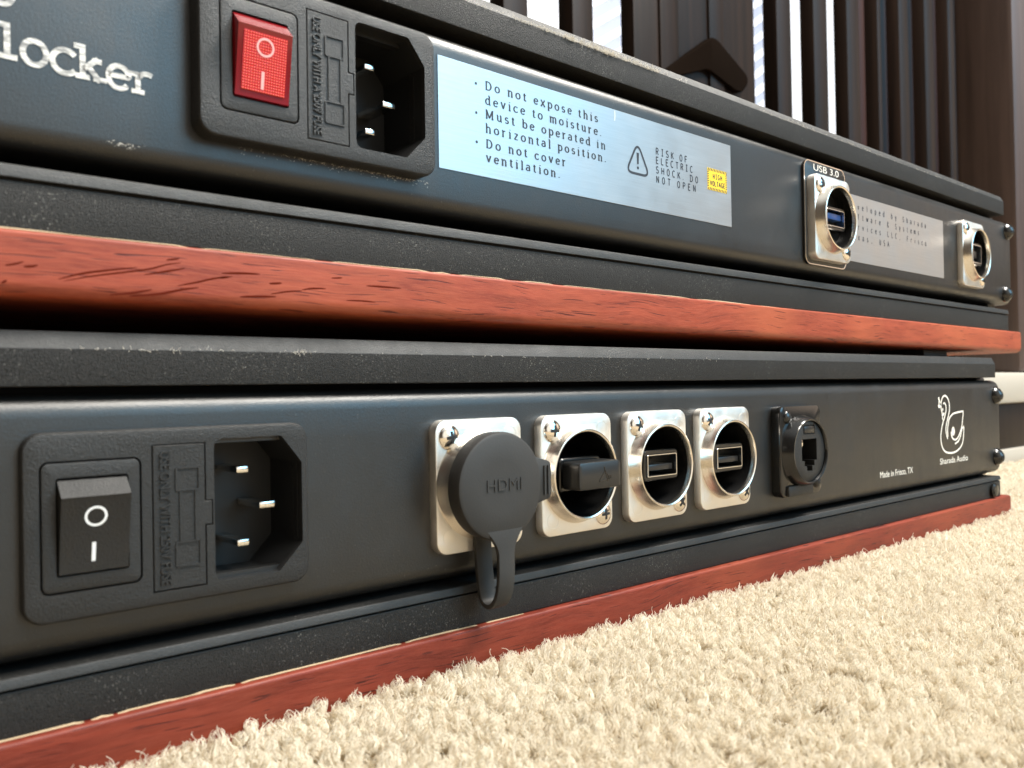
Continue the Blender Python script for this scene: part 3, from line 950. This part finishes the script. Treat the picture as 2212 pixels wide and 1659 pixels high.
# --- lower unit
Ctx.org = LO
S_ = 32.6
ZC = -0.5
holesL = [rrect(-79.5, -12.5, -33.0, 12.5, 1, 2)] + [circ(S_ * i + 13, ZC, 11.6, 40) for i in range(4)] + [circ(153, -1.0, 11.0, 40)]
chassis(lower, -142, 335, (-22.7, 22.3), (23.6, 30.1, 33.2), (-33.8, -25.8, -24.1), 342.5, holesL, (-46, -33.9, -142, 342, -3.4, 1.0), 'red_hardwood_darker')
edge_strip(lower, -140, 60, -33.75, -1.7)
power_inlet(lower, 0, 0, 2.0, False)
conn = []
for i in range(4):
    sh = d_flange(lower, S_ * i, ZC, -2.5)
    conn.append(sh)
    if i:
        usb_port(sh, S_ * i + 13, ZC, -4.0)
bm_obj("hdmi_port", box(5.5, -1, -3.2, 20.5, 10, 2.6, 0.5), "gloss_plastic", conn[0])
# black network connector
yf = -3.6
bm = plate(lambda i: rrect(140 + i, -16.2 + i, 166 - i, 14.6 - i, max(2.6 - i, 0.5), 6), [(0.6, yf), (0.2, yf + 0.2), (0, yf + 0.7), (0, 0.2)], [(circ(153, -1.0, 10.6, 48), 0.2, False)])
rj = bm_obj("network_jack", bm, "gloss_plastic", lower)
bm = lathe_y(153, -1.0, [(12.4, yf + 0.05), (11.9, yf - 1.2), (11.3, yf - 3.2), (10.9, yf - 3.7), (10.5, yf - 3.6), (10.3, yf - 3.0)], 56)
bm_obj("collar", bm, "gloss_plastic", rj)
slot = [(148.4, -4.2), (150.0, -4.2), (150.0, -6.0), (151.4, -6.0), (151.4, -7.8), (154.9, -7.8), (154.9, -6.0), (156.3, -6.0), (156.3, -4.2), (157.9, -4.2), (157.9, 3.2), (148.4, 3.2)]
bm = plate(lambda i: circ(153, -1.0, 10.4 - i, 56), [(0.3, yf - 2.8), (0, yf - 2.6), (0, yf + 3)], [(slot, 8), (rrect(149.6, 4.8, 156.8, 8.0, 0.3, 2), yf - 2.3)])
bm_obj("jack_face", bm, "moulded_plastic", rj)
bm_obj("latch_tab", rj and box(150.0, yf - 3.0, 5.2, 156.4, yf, 7.6, 0.3), "smooth_plastic", rj)
bm_obj("latch_clip", box(148.9, yf - 1.5, 0.6, 151.6, yf + 3, 2.9, 0.2), "bright_nickel", rj)
bm_obj("release_bar", box(143, yf - 1.0, -15.9, 158.5, yf + 0.2, -12.4, 0.3), "moulded_plastic", rj)
screw("screw", rj, 162.2, -12.2, yf, 2.2, mat="gloss_plastic", rot=35)
screw("screw", rj, 144.0, 10.8, yf, 2.2, mat="gloss_plastic", rot=10)
# swan emblem and small print on the right
sw = bmesh.new()
paths = [
    [(274.8, 5.2), (274.5, 8.0), (273.5, 10.3), (273.7, 12.8), (275.1, 15.0), (277.7, 15.8), (280.5, 14.6), (282.0, 12.3), (282.1, 9.3), (280.6, 6.3), (278.7, 3.4), (278.0, 1.0), (278.4, -1.2), (279.6, -3.4)],
    [(275.9, 12.3), (277.2, 12.5), (278.5, 11.2), (278.4, 9.0), (276.9, 6.4), (275.0, 3.9), (273.3, 0.7), (272.6, -3.0), (273.7, -6.4), (276.2, -8.6), (280.1, -9.6), (285.4, -9.8), (290.0, -9.0), (294.2, -7.1), (296.5, -3.6), (297.2, 1.6)],
    [(279.9, -2.4), (279.7, 0.6), (280.4, 3.0), (281.9, 5.6), (285.4, 7.4), (290.0, 8.0), (296.9, 8.4)],
    [(296.9, 8.4), (296.2, 5.2), (295.0, 1.6), (292.4, -1.8), (289.2, -3.9), (286.2, -4.0), (284.0, -2.6), (283.3, -0.4)],
    [(297.2, 1.6), (294.9, 0.1), (293.3, -2.7), (290.9, -4.9), (287.2, -6.0)],
]
for q_ in paths:
    ribbon(sw, smooth_path(q_, 5), 0.75, y=-0.06)
for q_, w_ in (([(271.2, 15.2), (272.0, 13.2), (273.4, 12.0)], 1.1), ([(270.7, 11.0), (272.2, 11.6), (273.8, 11.4)], 1.6), ([(271.0, 13.0), (272.4, 12.3), (273.6, 11.8)], 0.9),
              ([(275.0, 9.2), (275.2, 10.4)], 0.8), ([(274.6, 7.4), (276.0, 7.6), (276.4, 8.4)], 0.9),
              ([(285.2, -2.2), (284.6, -0.6), (285.2, 1.0), (286.2, 0.6), (286.4, -0.8), (285.6, -1.8)], 1.4)):
    ribbon(sw, smooth_path(q_, 4), w_, y=-0.07)
bm_obj("swan_emblem", sw, "white_print", lower, smooth=False)
bm_obj("lettering", font_text("Sharada Audio", 271.3, -14.2, 2.7, -0.06, width=29.5), "white_print", lower, smooth=False)
bm_obj("lettering", font_text("Made in Frisco, TX", 216.3, -15.7, 2.6, -0.06, width=28.5), "white_print", lower, smooth=False)
for zz in (14.9, -14.9):
    screw("panel_screw", lower, 335.0, zz, 0.0, 4.2, dome=2.6, mat="gloss_plastic", hh=0.9)
bm_obj("foot", lathe_y(325, -30, [(3.2, -1.6), (3.4, -2.6), (2.6, -3.4), (0.6, -3.7)], 24, cap=True), "gloss_plastic", lower)

# --- upper unit
Ctx.org = UO
DX, DZ = 30.5, 87.0
WOOD_PORES = [[(-77.5, 41.3), (-74.0, 42.51), (-70.2, 43.37), (-64.6, 44.43)], [(-76.6, 41.06), (-72.6, 42.16), (-67.8, 43.19), (-62.7, 44.26), (-59.5, 45.38), (-56.8, 45.96)], [(-63.4, 43.22), (-59.5, 44.14), (-56.1, 44.99)], [(-57.5, 41.66), (-54.1, 42.52), (-50.6, 43.55), (-47.0, 44.19)], [(-69.3, 39.2), (-65.3, 39.85), (-62.1, 40.66)], [(-66.0, 39.19), (-60.9, 39.92), (-56.9, 40.96), (-53.6, 41.6)], [(-49.2, 44.65), (-45.5, 44.95), (-41.4, 45.11)], [(-45.6, 40.39), (-41.9, 40.7), (-38.0, 40.88)], [(-39.2, 41.35), (-35.6, 42.07), (-32.4, 42.44)], [(-32.4, 42.66), (-29.9, 43.1), (-26.9, 43.27)], [(-85.3, 42.99), (-84.0, 43.29), (-82.6, 43.83)], [(-82.6, 43.02), (-81.6, 43.11), (-80.5, 43.42)], [(-85.8, 40.15), (-85.0, 40.5)], [(-17.2, 44.59), (-13.0, 44.65), (-8.2, 44.66)], [(-49.9, 43.68), (-47.7, 44.06)], [(-59.5, 46.22), (-57.1, 46.71)], [(-25.6, 45.59), (-23.0, 45.83)], [(-22.2, 41.11), (-18.6, 41.25), (-14.9, 41.16)], [(-39.5, 43.4), (-36.8, 43.68)]]
holesU = [rrect(-79.5 + DX, -12.5 + DZ, -33.0 + DX, 12.5 + DZ, 1, 2), circ(182.2, 83.4, 11.6, 40), circ(319.3, 83.8, 11.6, 40)]
chassis(upper, -104, 366, (63.2, 106.5), (108.9, 115.9, 118.7), (49.2, 57.6, 59.9), 378, holesU, (38.2, 49.1, -104, 381, -2.2, 2.6), pores=WOOD_PORES)
edge_strip(upper, -102, 205, 49.15, -1.75)
power_inlet(upper, DX, DZ, 4.2, True)
# rubbed paint under the red switch's inlet and on the lower bend
sc_ = bmesh.new()
for _ in range(260):
    x = random.triangular(-48, 2.5, -4); z = 70.2 - abs(random.gauss(0, 0.35)) - (0.9 if random.random() < 0.12 else 0)
    if random.random() < 0.12:
        x, z = random.gauss(-66, 1.6), random.gauss(66.6, 0.35)
    l_, w_ = random.uniform(0.08, 0.5), random.uniform(0.04, 0.13)
    a_ = random.gauss(0.0, 0.5)
    dx_, dz_ = math.cos(a_) * l_, math.sin(a_) * l_
    sc_.faces.new(loop_verts(sc_, [(x, z), (x + dx_, z + dz_), (x + dx_ * 0.8 - dz_ * w_ / l_, z + dz_ * 0.8 + dx_ * w_ / l_)], -0.035))
tag(bm_obj("scuff", sc_, "lint", upper, smooth=False), kind="stuff")
# silver safety label
lab = bm_obj("safety_label", box(4.3, -0.16, 74.1, 122.8, 0, 100.75, 0.05, 1), "brushed_aluminium", upper)
bm = bmesh.new()
for s_, zb, x1 in (("Do not expose this", 95.75, 59.1), ("device to moisture.", 92.15, 60.6), ("Must be operated in", 88.7, 62.0), ("horizontal position.", 85.2, 62.4), ("Do not cover", 81.4, 46.2), ("ventilation.", 77.95, 44.1)):
    stroke_text(bm, s_, 18.7, zb, 1.42, width=x1 - 18.7 + 0.2, thick=0.35, thin=0.19, y=-0.20, squash=1.34)
for zb in (96.55, 89.4, 82.25):
    bm.faces.new(loop_verts(bm, circ(15.8, zb, 0.36, 16), -0.20))
bm_obj("lettering", bm, "dark_ink", lab, smooth=False)
bm = bmesh.new()
for s_, zb, x1 in (("RISK OF", 91.2, 99.6), ("ELECTRIC", 88.55, 102.4), ("SHOCK. DO", 85.7, 105.0), ("NOT OPEN", 82.85, 103.8)):
    stroke_text(bm, s_, 84.3, zb, 1.36, width=x1 - 84.3, thick=0.25, thin=0.25, serif=False, y=-0.20, squash=1.12)
bm_obj("lettering", bm, "dark_ink", lab, smooth=False)
bm = bmesh.new()
tri = rpoly([(70.9, 84.0), (81.3, 84.0), (76.1, 93.2)], 1.7, 6)
ribbon(bm, tri, 0.72, y=-0.20, closed=True)
ex = [(75.75, 86.9), (76.45, 86.9), (76.65, 90.2), (75.55, 90.2)]
bm.faces.new(loop_verts(bm, ex, -0.20)); bm.faces.new(loop_verts(bm, circ(76.1, 85.8, 0.45, 16), -0.20))
bm_obj("warning_triangle", bm, "dark_ink", lab, smooth=False)
bm_obj("voltage_sticker", box(109.9, -0.21, 84.6, 120.4, -0.15, 91.6), "yellow_print", lab, smooth=False)
bm = bmesh.new()
for k in range(13):
    u = 110.0 + k * 0.82
    for za, zb in ((84.65, 85.5), (90.7, 91.55)):
        bm.faces.new(loop_verts(bm, [(u, za), (u + 0.46, za), (min(u + 0.84, 120.38), zb), (min(u + 0.38, 120.3), zb)], -0.23))
for k in range(7):
    w_ = 85.6 + k * 0.74
    for xa, xb in ((109.95, 110.75), (119.55, 120.35)):
        bm.faces.new(loop_verts(bm, [(xa, w_), (xb, w_ + 0.3), (xb, w_ + 0.66), (xa, w_ + 0.36)], -0.23))
stroke_text(bm, "HIGH", 112.7, 88.4, 1.08, width=5.2, thick=0.33, thin=0.30, serif=False, y=-0.235)
stroke_text(bm, "VOLTAGE", 111.2, 86.1, 1.08, width=8.2, thick=0.33, thin=0.30, serif=False, y=-0.235)
bm_obj("lettering", bm, "dark_ink", lab, smooth=False)
# raised chips of paint on the label edge
ch = bmesh.new(); ribbon(ch, [(66.4, 100.5), (66.45, 99.0), (66.3, 97.6)], 0.25, y=-0.19); bm_obj("scratch", ch, "white_print", lab, smooth=False)
# typewriter lettering at the far left
bm = bmesh.new()
x = -86.3
for c_, wd in zip("locker", (3.8, 4.5, 4.35, 4.55, 4.35, 4.4)):
    gw, strokes, serifs = G[c_]
    xh = 4.05
    for s in strokes:
        pts = [(x + (px / gw) * wd, 77.55 + pz * xh - (max(x, -82.5) + 82.5) * 0.07) for px, pz in s]
        ribbon(bm, pts, 0.95, y=-0.08, th=0.05)
    for sx_, sz_, hw in serifs:
        hw2 = 1.15 if c_ in "kr" else 1.5
        xx, zz = x + (sx_ / gw) * wd, 77.55 + sz_ * xh - (max(x, -82.5) + 82.5) * 0.07
        lo = -hw2
        if sz_ > 0.9 and c_ in "lkr": lo, hw2 = -1.1, 0.45
        ribbon(bm, [(xx + lo, zz + (0.45 if sz_ < .1 else -0.45)), (xx + hw2, zz + (0.45 if sz_ < .1 else -0.45))], 0.9, y=-0.085, th=0.05)
    x += wd
gy_ = arc(-84.9, 88.6, 1.5, 2.0, 200, 400, 14)
ribbon(bm, gy_, 0.95, y=-0.08, th=0.05)
bm_obj("lettering", bm, "engraved_white", upper, smooth=False)
# USB 3.0 plate and connector
pl_ = bm_obj("connector_plate", plate(lambda i: rrect(167.4 + i, 66.3 + i, 197.2 - i, 104.2 - i, max(3.2 - i, .5), 6), [(0.3, -1.0), (0.08, -0.85), (0, -0.6), (0, 0.1)]), "panel_paint", upper)
ed = bmesh.new()
ribbon(ed, rrect(167.5, 66.4, 197.1, 104.1, 3.0, 6), 0.34, y=-0.72, th=0.32, closed=True)
bm_obj("plate_edge", ed, "bright_nickel", pl_)
bm_obj("lettering", font_text("USB 3.0", 174.0, 101.0, 2.5, -1.06, width=18.5), "white_print", pl_, smooth=False)
c3 = d_flange(upper, 169.2, 83.4, -4.0)
usb_port(c3, 182.2, 83.6, -5.0, blue=True)
# plain label, right
l2 = bm_obj("maker_label", box(193.0, -0.16, 70.4, 290.0, 0, 96.6, 0.05, 1), "brushed_aluminium", upper)
bm = bmesh.new()
for s_, zb in (("Developed by Sharada", 91.2), ("Software & Systems", 87.3), ("Services LLC, Frisco", 83.3), ("Texas, USA", 79.2)):
    stroke_text(bm, s_, 200.4, zb, 1.5, thick=0.24, thin=0.2, serif=False, mono=3.62, y=-0.20)
bm_obj("lettering", bm, "dark_ink", l2, smooth=False)
cB = d_flange(upper, 306.3, 83.8, -2.5)
usb_port(cB, 319.3, 83.8, -4.0, square=True)
for xx, zz in ((370.5, 101.0), (366.5, 68.2)):
    screw("panel_screw", upper, xx, zz, 0.0, 4.2, dome=2.6, mat="gloss_plastic", hh=0.9)
bm_obj("foot", box(282, 6, 34.2, 308, 32, 38.3, 1.0), "rubber", upper)
bm_obj("foot", box(-100, 190, 34.2, -74, 216, 38.3, 1.0), "rubber", upper)
bm_obj("foot", box(282, 200, 34.2, 308, 226, 38.3, 1.0), "rubber", upper)

# ------------------------------------------------------------------ loose things plugged in
# rubber dust cap on the first connector
CC = Vector((13, -6, ZC)); Ctx.org = CC
capr = empty("dust_cap", CC, "round black rubber cap on a strap covering the first connector", "dust cap")
bm = lathe_y(13, ZC, [(11.9, -5.9), (12.45, -6.2), (12.55, -9.6), (12.3, -10.2), (11.7, -10.5), (6.0, -10.56), (0.3, -10.58)], 64, cap=True)
bm_obj("cap_body", bm, "rubber", capr)
bm = plate(lambda i: rpoly([(22.0, -6.0 + i), (28.7 - i, -4.6 + i), (28.7 - i, 4.2 - i), (22.0, 6.2 - i)], [0, 1.5, 1.5, 0], 4), [(0.5, -10.4), (0.12, -10.2), (0, -9.7), (0, -7.6)], back=True)
bm_obj("pull_tab", bm, "rubber", capr)
bm = bmesh.new()
for xx in (26.2, 27.4):
    ribbon(bm, [(xx, -3.6), (xx, 3.4)], 0.45, y=-10.35, th=0.4)
bm_obj("grip_rib", bm, "rubber", capr)
bm_obj("lettering", font_text("HDMI", 13.6, -1.5, 2.9, -10.5, depth=0.28, center=True, width=10.5), "rubber", capr)
cl_ = [(-9.6, -9.0), (-10.4, -13.0), (-10.7, -18.0), (-10.6, -22.6), (-9.5, -26.4), (-7.4, -28.4), (-4.9, -27.6), (-4.0, -24.4), (-3.5, -19.6), (-3.3, -15.0), (-3.3, -11.0)]
cs = smooth_path(cl_, 5)
bm = bmesh.new()
rows = []
for i, (yy, zz) in enumerate(cs):
    s = i / (len(cs) - 1)
    a, b = cs[max(i - 1, 0)], cs[min(i + 1, len(cs) - 1)]
    tx, tz = b[0] - a[0], b[1] - a[1]
    ll = math.hypot(tx, tz); ny, nz = -tz / ll * 0.55, tx / ll * 0.55
    flare = 5.6 * max(0, 1 - s / 0.16) ** 1.6
    hw = 2.35 + flare
    cx = 13.6 - 1.2 * s
    rows.append([bm.verts.new((cx - hw, yy + ny, zz + nz)), bm.verts.new((cx + hw, yy + ny, zz + nz)), bm.verts.new((cx + hw, yy - ny, zz - nz)), bm.verts.new((cx - hw, yy - ny, zz - nz))])
for a, b in zip(rows, rows[1:]):
    ring_faces(bm, a, b)
bm.faces.new(rows[0]); bm.faces.new(rows[-1])
bmesh.ops.recalc_face_normals(bm, faces=bm.faces)
long_e = [e for e in bm.edges if len(e.link_faces) == 2 and e.calc_face_angle(0) > 1.0 and abs((e.verts[0].co - e.verts[1].co).x) < 1.2]
bmesh.ops.bevel(bm, geom=long_e, offset=0.2, segments=2, profile=0.5, affect='EDGES')
bm_obj("strap", bm, "rubber", capr)

# wireless dongle in the second connector
DC = Vector((45.6, -3, ZC)); Ctx.org = DC
dg = empty("usb_dongle", DC, "small black plug pushed into the second connector, beside the dust cap", "usb dongle")
bm = plate(lambda i: rrect(37.9 + i, -4.0 + i, 53.3 - i, 3.1 - i, max(1.1 - i, .3), 5), [(0.55, -10.6), (0.2, -10.45), (0, -9.9), (0, -4.6)], back=True)
bm_obj("dongle_body", bm, "smooth_plastic", dg)
bm_obj("plug", box(40.2, -4.7, -2.9, 51.2, 4, 1.7, 0.2), "bright_nickel", dg)
bm = bmesh.new()
ribbon(bm, [(45.0, -2.1), (47.2, 0.6), (48.9, -1.4), (45.0, -2.1)], 0.28, y=-10.6, th=0.1)
ribbon(bm, [(47.0, 1.6), (47.2, 0.6), (48.4, -2.2)], 0.28, y=-10.6, th=0.1)
ribbon(bm, circ(49.0, -1.2, 0.5, 12), 0.25, y=-10.6, th=0.1, closed=True)
bm_obj("emblem", bm, "gloss_plastic", dg)

# ------------------------------------------------------------------ lint on the upper edges (nobody could count it)
def hair_object(name, starts, npts, pos, rad, mat, label, cat):
    hc = bpy.data.hair_curves.new(name)
    n = len(pos) // npts
    hc.add_curves([npts] * n)
    hc.attributes["position"].data.foreach_set("vector", (np.asarray(pos, dtype=np.float32) * MM).ravel())
    ra = hc.attributes.get("radius") or hc.attributes.new("radius", 'FLOAT', 'POINT')
    ra.data.foreach_set("value", (np.asarray(rad, dtype=np.float32) * MM).ravel())
    hc.materials.append(MATS[mat])
    o = bpy.data.objects.new(name, hc)
    COL.objects.link(o)
    return tag(o, label, cat, kind="stuff")


def up_world(P):
    M3 = np.array(Rm.to_3x3())
    return P @ M3.T + np.array([0, UY, 0])


K = 6
pp, rr = [], []
lint_spots = [(28, 50, 300, 0.42), (46, 66, 330, 0.8), (62, 86, 330, 0.75), (86, 100, 30, 0.4), (140, 230, 260, 0.3), (230, 330, 120, 0.3), (-5, 27, 90, 0.3)]
for xa, xb, n, hgt in lint_spots:
    for _ in range(n):
        x = random.uniform(xa, xb); p = np.array([x, -0.4 + random.uniform(-.2, .5), 115.9 + random.uniform(-.35, .5)])
        d = rng.normal(size=3); d[1] = -abs(d[1]) * 0.4; d[2] = abs(d[2]) * 0.6
        d /= np.linalg.norm(d)
        ln = random.uniform(0.3, 1.5) * (hgt * 1.6)
        for k in range(K):
            pp.append(p.copy()); rr.append(0.028)
            p = p + d * ln / (K - 1); d = d + rng.normal(size=3) * 0.45; d /= np.linalg.norm(d)
pp = list(up_world(np.array(pp)))
for _ in range(100):                       # lower unit top edge
    x = random.choice([random.uniform(-80, 120), random.gauss(-32, 1.0), random.gauss(-60, 6)])
    p = np.array([x, -0.35 + random.uniform(-.1, .2), 30.1 + random.uniform(-.25, .25)])
    d = rng.normal(size=3); d[1] = -abs(d[1]) * 0.4
    d /= np.linalg.norm(d); ln = random.uniform(0.2, 0.9)
    for k in range(K):
        pp.append(p.copy()); rr.append(0.024)
        p = p + d * ln / (K - 1); d = d + rng.normal(size=3) * 0.4; d /= np.linalg.norm(d)
hair_object("lint", None, K, np.array(pp), np.array(rr), "lint", "pale fluffy lint caught along the black plate edges", "lint")

# ------------------------------------------------------------------ carpet pile: tufts of fine curling fibres
def tuft_points(x0, x1, y0, y1, sp):
    xs = np.arange(x0, x1, sp); ys = np.arange(y0, y1, sp * 0.9)
    X, Y = np.meshgrid(xs, ys)
    X = X + (np.arange(len(ys)) % 2)[:, None] * sp * 0.5
    X = X + rng.uniform(-.36, .36, X.shape) * sp; Y = Y + rng.uniform(-.36, .36, Y.shape) * sp
    return np.stack([X.ravel(), Y.ravel()], 1)


C0 = np.array(CAM) / MM
r3, u3, f3 = np.array(R_), np.array(U_), np.array(F_)


def in_view(P2, margin):
    P3 = np.c_[P2, np.full(len(P2), -42.0)] - C0
    z = P3 @ f3
    x = 1841.3 * (P3 @ r3) / np.maximum(z, 1); y = -1841.3 * (P3 @ u3) / np.maximum(z, 1)
    return (z > 40) & (np.abs(x) < 1106 * margin) & (np.abs(y) < 829 * margin + 60)


NP = 8
allp, allr = [], []


def grow(P2, nf, H, R, rad, lean_bias=(0.10, -0.10)):
    n = len(P2)
    if n == 0:
        return
    lean = rng.normal(size=(n, 2)) * 0.13 + np.array(lean_bias)
    h = H * rng.uniform(0.84, 1.14, n)
    tw = rng.uniform(1.2, 3.2, n) * rng.choice([-1, 1], n)
    big = R * rng.uniform(0.8, 1.2, n)
    t = np.linspace(0, 1, NP); T = t[None, None, :]
    ph = rng.uniform(0, 2 * np.pi, (n, nf, 1))
    # fibres wind round the rounded head of each tuft; some work loose at the tip
    th_end = np.arccos(rng.uniform(-0.25, 1.0, (n, nf, 1)))
    th = np.pi * 0.93 + (th_end - np.pi * 0.93) * T
    shell = rng.uniform(0.72, 1.08, (n, nf, 1))
    loose = (rng.uniform(0, 1, (n, nf, 1)) < 0.16) * rng.uniform(0.1, 0.5, (n, nf, 1)) * T ** 3
    rb = big[:, None, None] * (shell + loose)
    an = ph + tw[:, None, None] * T * 0.9
    st_r = rb * np.sin(th)
    Zc = (-48.2 + h - 1.35 * big)[:, None, None]
    fq = rng.uniform(2.0, 4.5, (n, nf, 1)); p1 = rng.uniform(0, 6.28, (n, nf, 1)); p2 = rng.uniform(0, 6.28, (n, nf, 1))
    cr = rng.uniform(0.05, 0.20, (n, nf, 1)) * T
    Z = Zc + 1.35 * rb * np.cos(th) + cr * 0.7 * np.sin(fq * 5.1 * T + p1 + p2)
    hx = lean[:, 0][:, None, None] * (Z + 48.2) * 0.8; hy = lean[:, 1][:, None, None] * (Z + 48.2) * 0.8
    X = P2[:, 0][:, None, None] + hx + st_r * np.cos(an) + cr * np.sin(fq * 6.28 * T + p1)
    Y = P2[:, 1][:, None, None] + hy + st_r * np.sin(an) + cr * np.sin(fq * 5.7 * T + p2)
    # the wood base and stands push the pile aside
    under = (Y > -3.8) & (X < 344) & (X > -150)
    Y = np.where(under, -3.8 - rng.uniform(0, .3, Y.shape), Y)
    allp.append(np.stack([X, Y, Z], -1).reshape(-1, 3))
    taper = np.array([1.0] * (NP - 2) + [0.9, 0.55]) * rad
    allr.append(np.broadcast_to(taper, (n, nf, NP)).reshape(-1))


P = tuft_points(-260, 460, -330, 300, 2.55)
P = P[in_view(P, 1.55)]
P = P[~((P[:, 1] > -3.4) & (P[:, 0] < 344))]
dist = np.linalg.norm(np.c_[P, np.full(len(P), -42)] - C0, axis=1)
for lo, hi, nf, rad in ((0, 150, 84, 0.058), (150, 230, 60, 0.068), (230, 340, 38, 0.088), (340, 1500, 20, 0.125)):
    grow(P[(dist >= lo) & (dist < hi)], nf, 7.4, 1.5, rad)
P = tuft_points(440, 1250, -420, 420, 3.4)
P = P[in_view(P, 1.9)]
P = P[~((P[:, 0] > 555) & (P[:, 0] < 795) & (P[:, 1] > 95) & (P[:, 1] < 245))]
grow(P, 14, 7.2, 2.0, 0.20)
# stray fibres standing out of the pile along the wood
nS = 90
Q = np.c_[rng.uniform(-110, 330, nS), rng.uniform(-9, -3.9, nS)]
d = rng.normal(size=(nS, 3)) * np.array([.8, .5, .4]) + np.array([0, 0.1, .8])
pos = np.c_[Q, np.full(nS, -42.5)]
st_ = []
for k in range(NP):
    st_.append(pos.copy()); d = d + rng.normal(size=d.shape) * 0.55
    d /= np.linalg.norm(d, axis=1)[:, None]
    pos = pos + d * rng.uniform(0.35, 0.95, nS)[:, None]
    pos[:, 1] = np.minimum(pos[:, 1], -3.8)
st_ = np.stack(st_, 1).reshape(-1, 3)
allp.append(st_); allr.append(np.full(len(st_), 0.05))
pos = np.concatenate(allp); rad = np.concatenate(allr)
print("carpet fibres:", len(pos) // NP)
hair_object("carpet_pile", None, NP, pos, rad, "carpet_yarn", "cream beige cut-pile carpet of curly fuzzy tufts in front of the devices", "carpet")
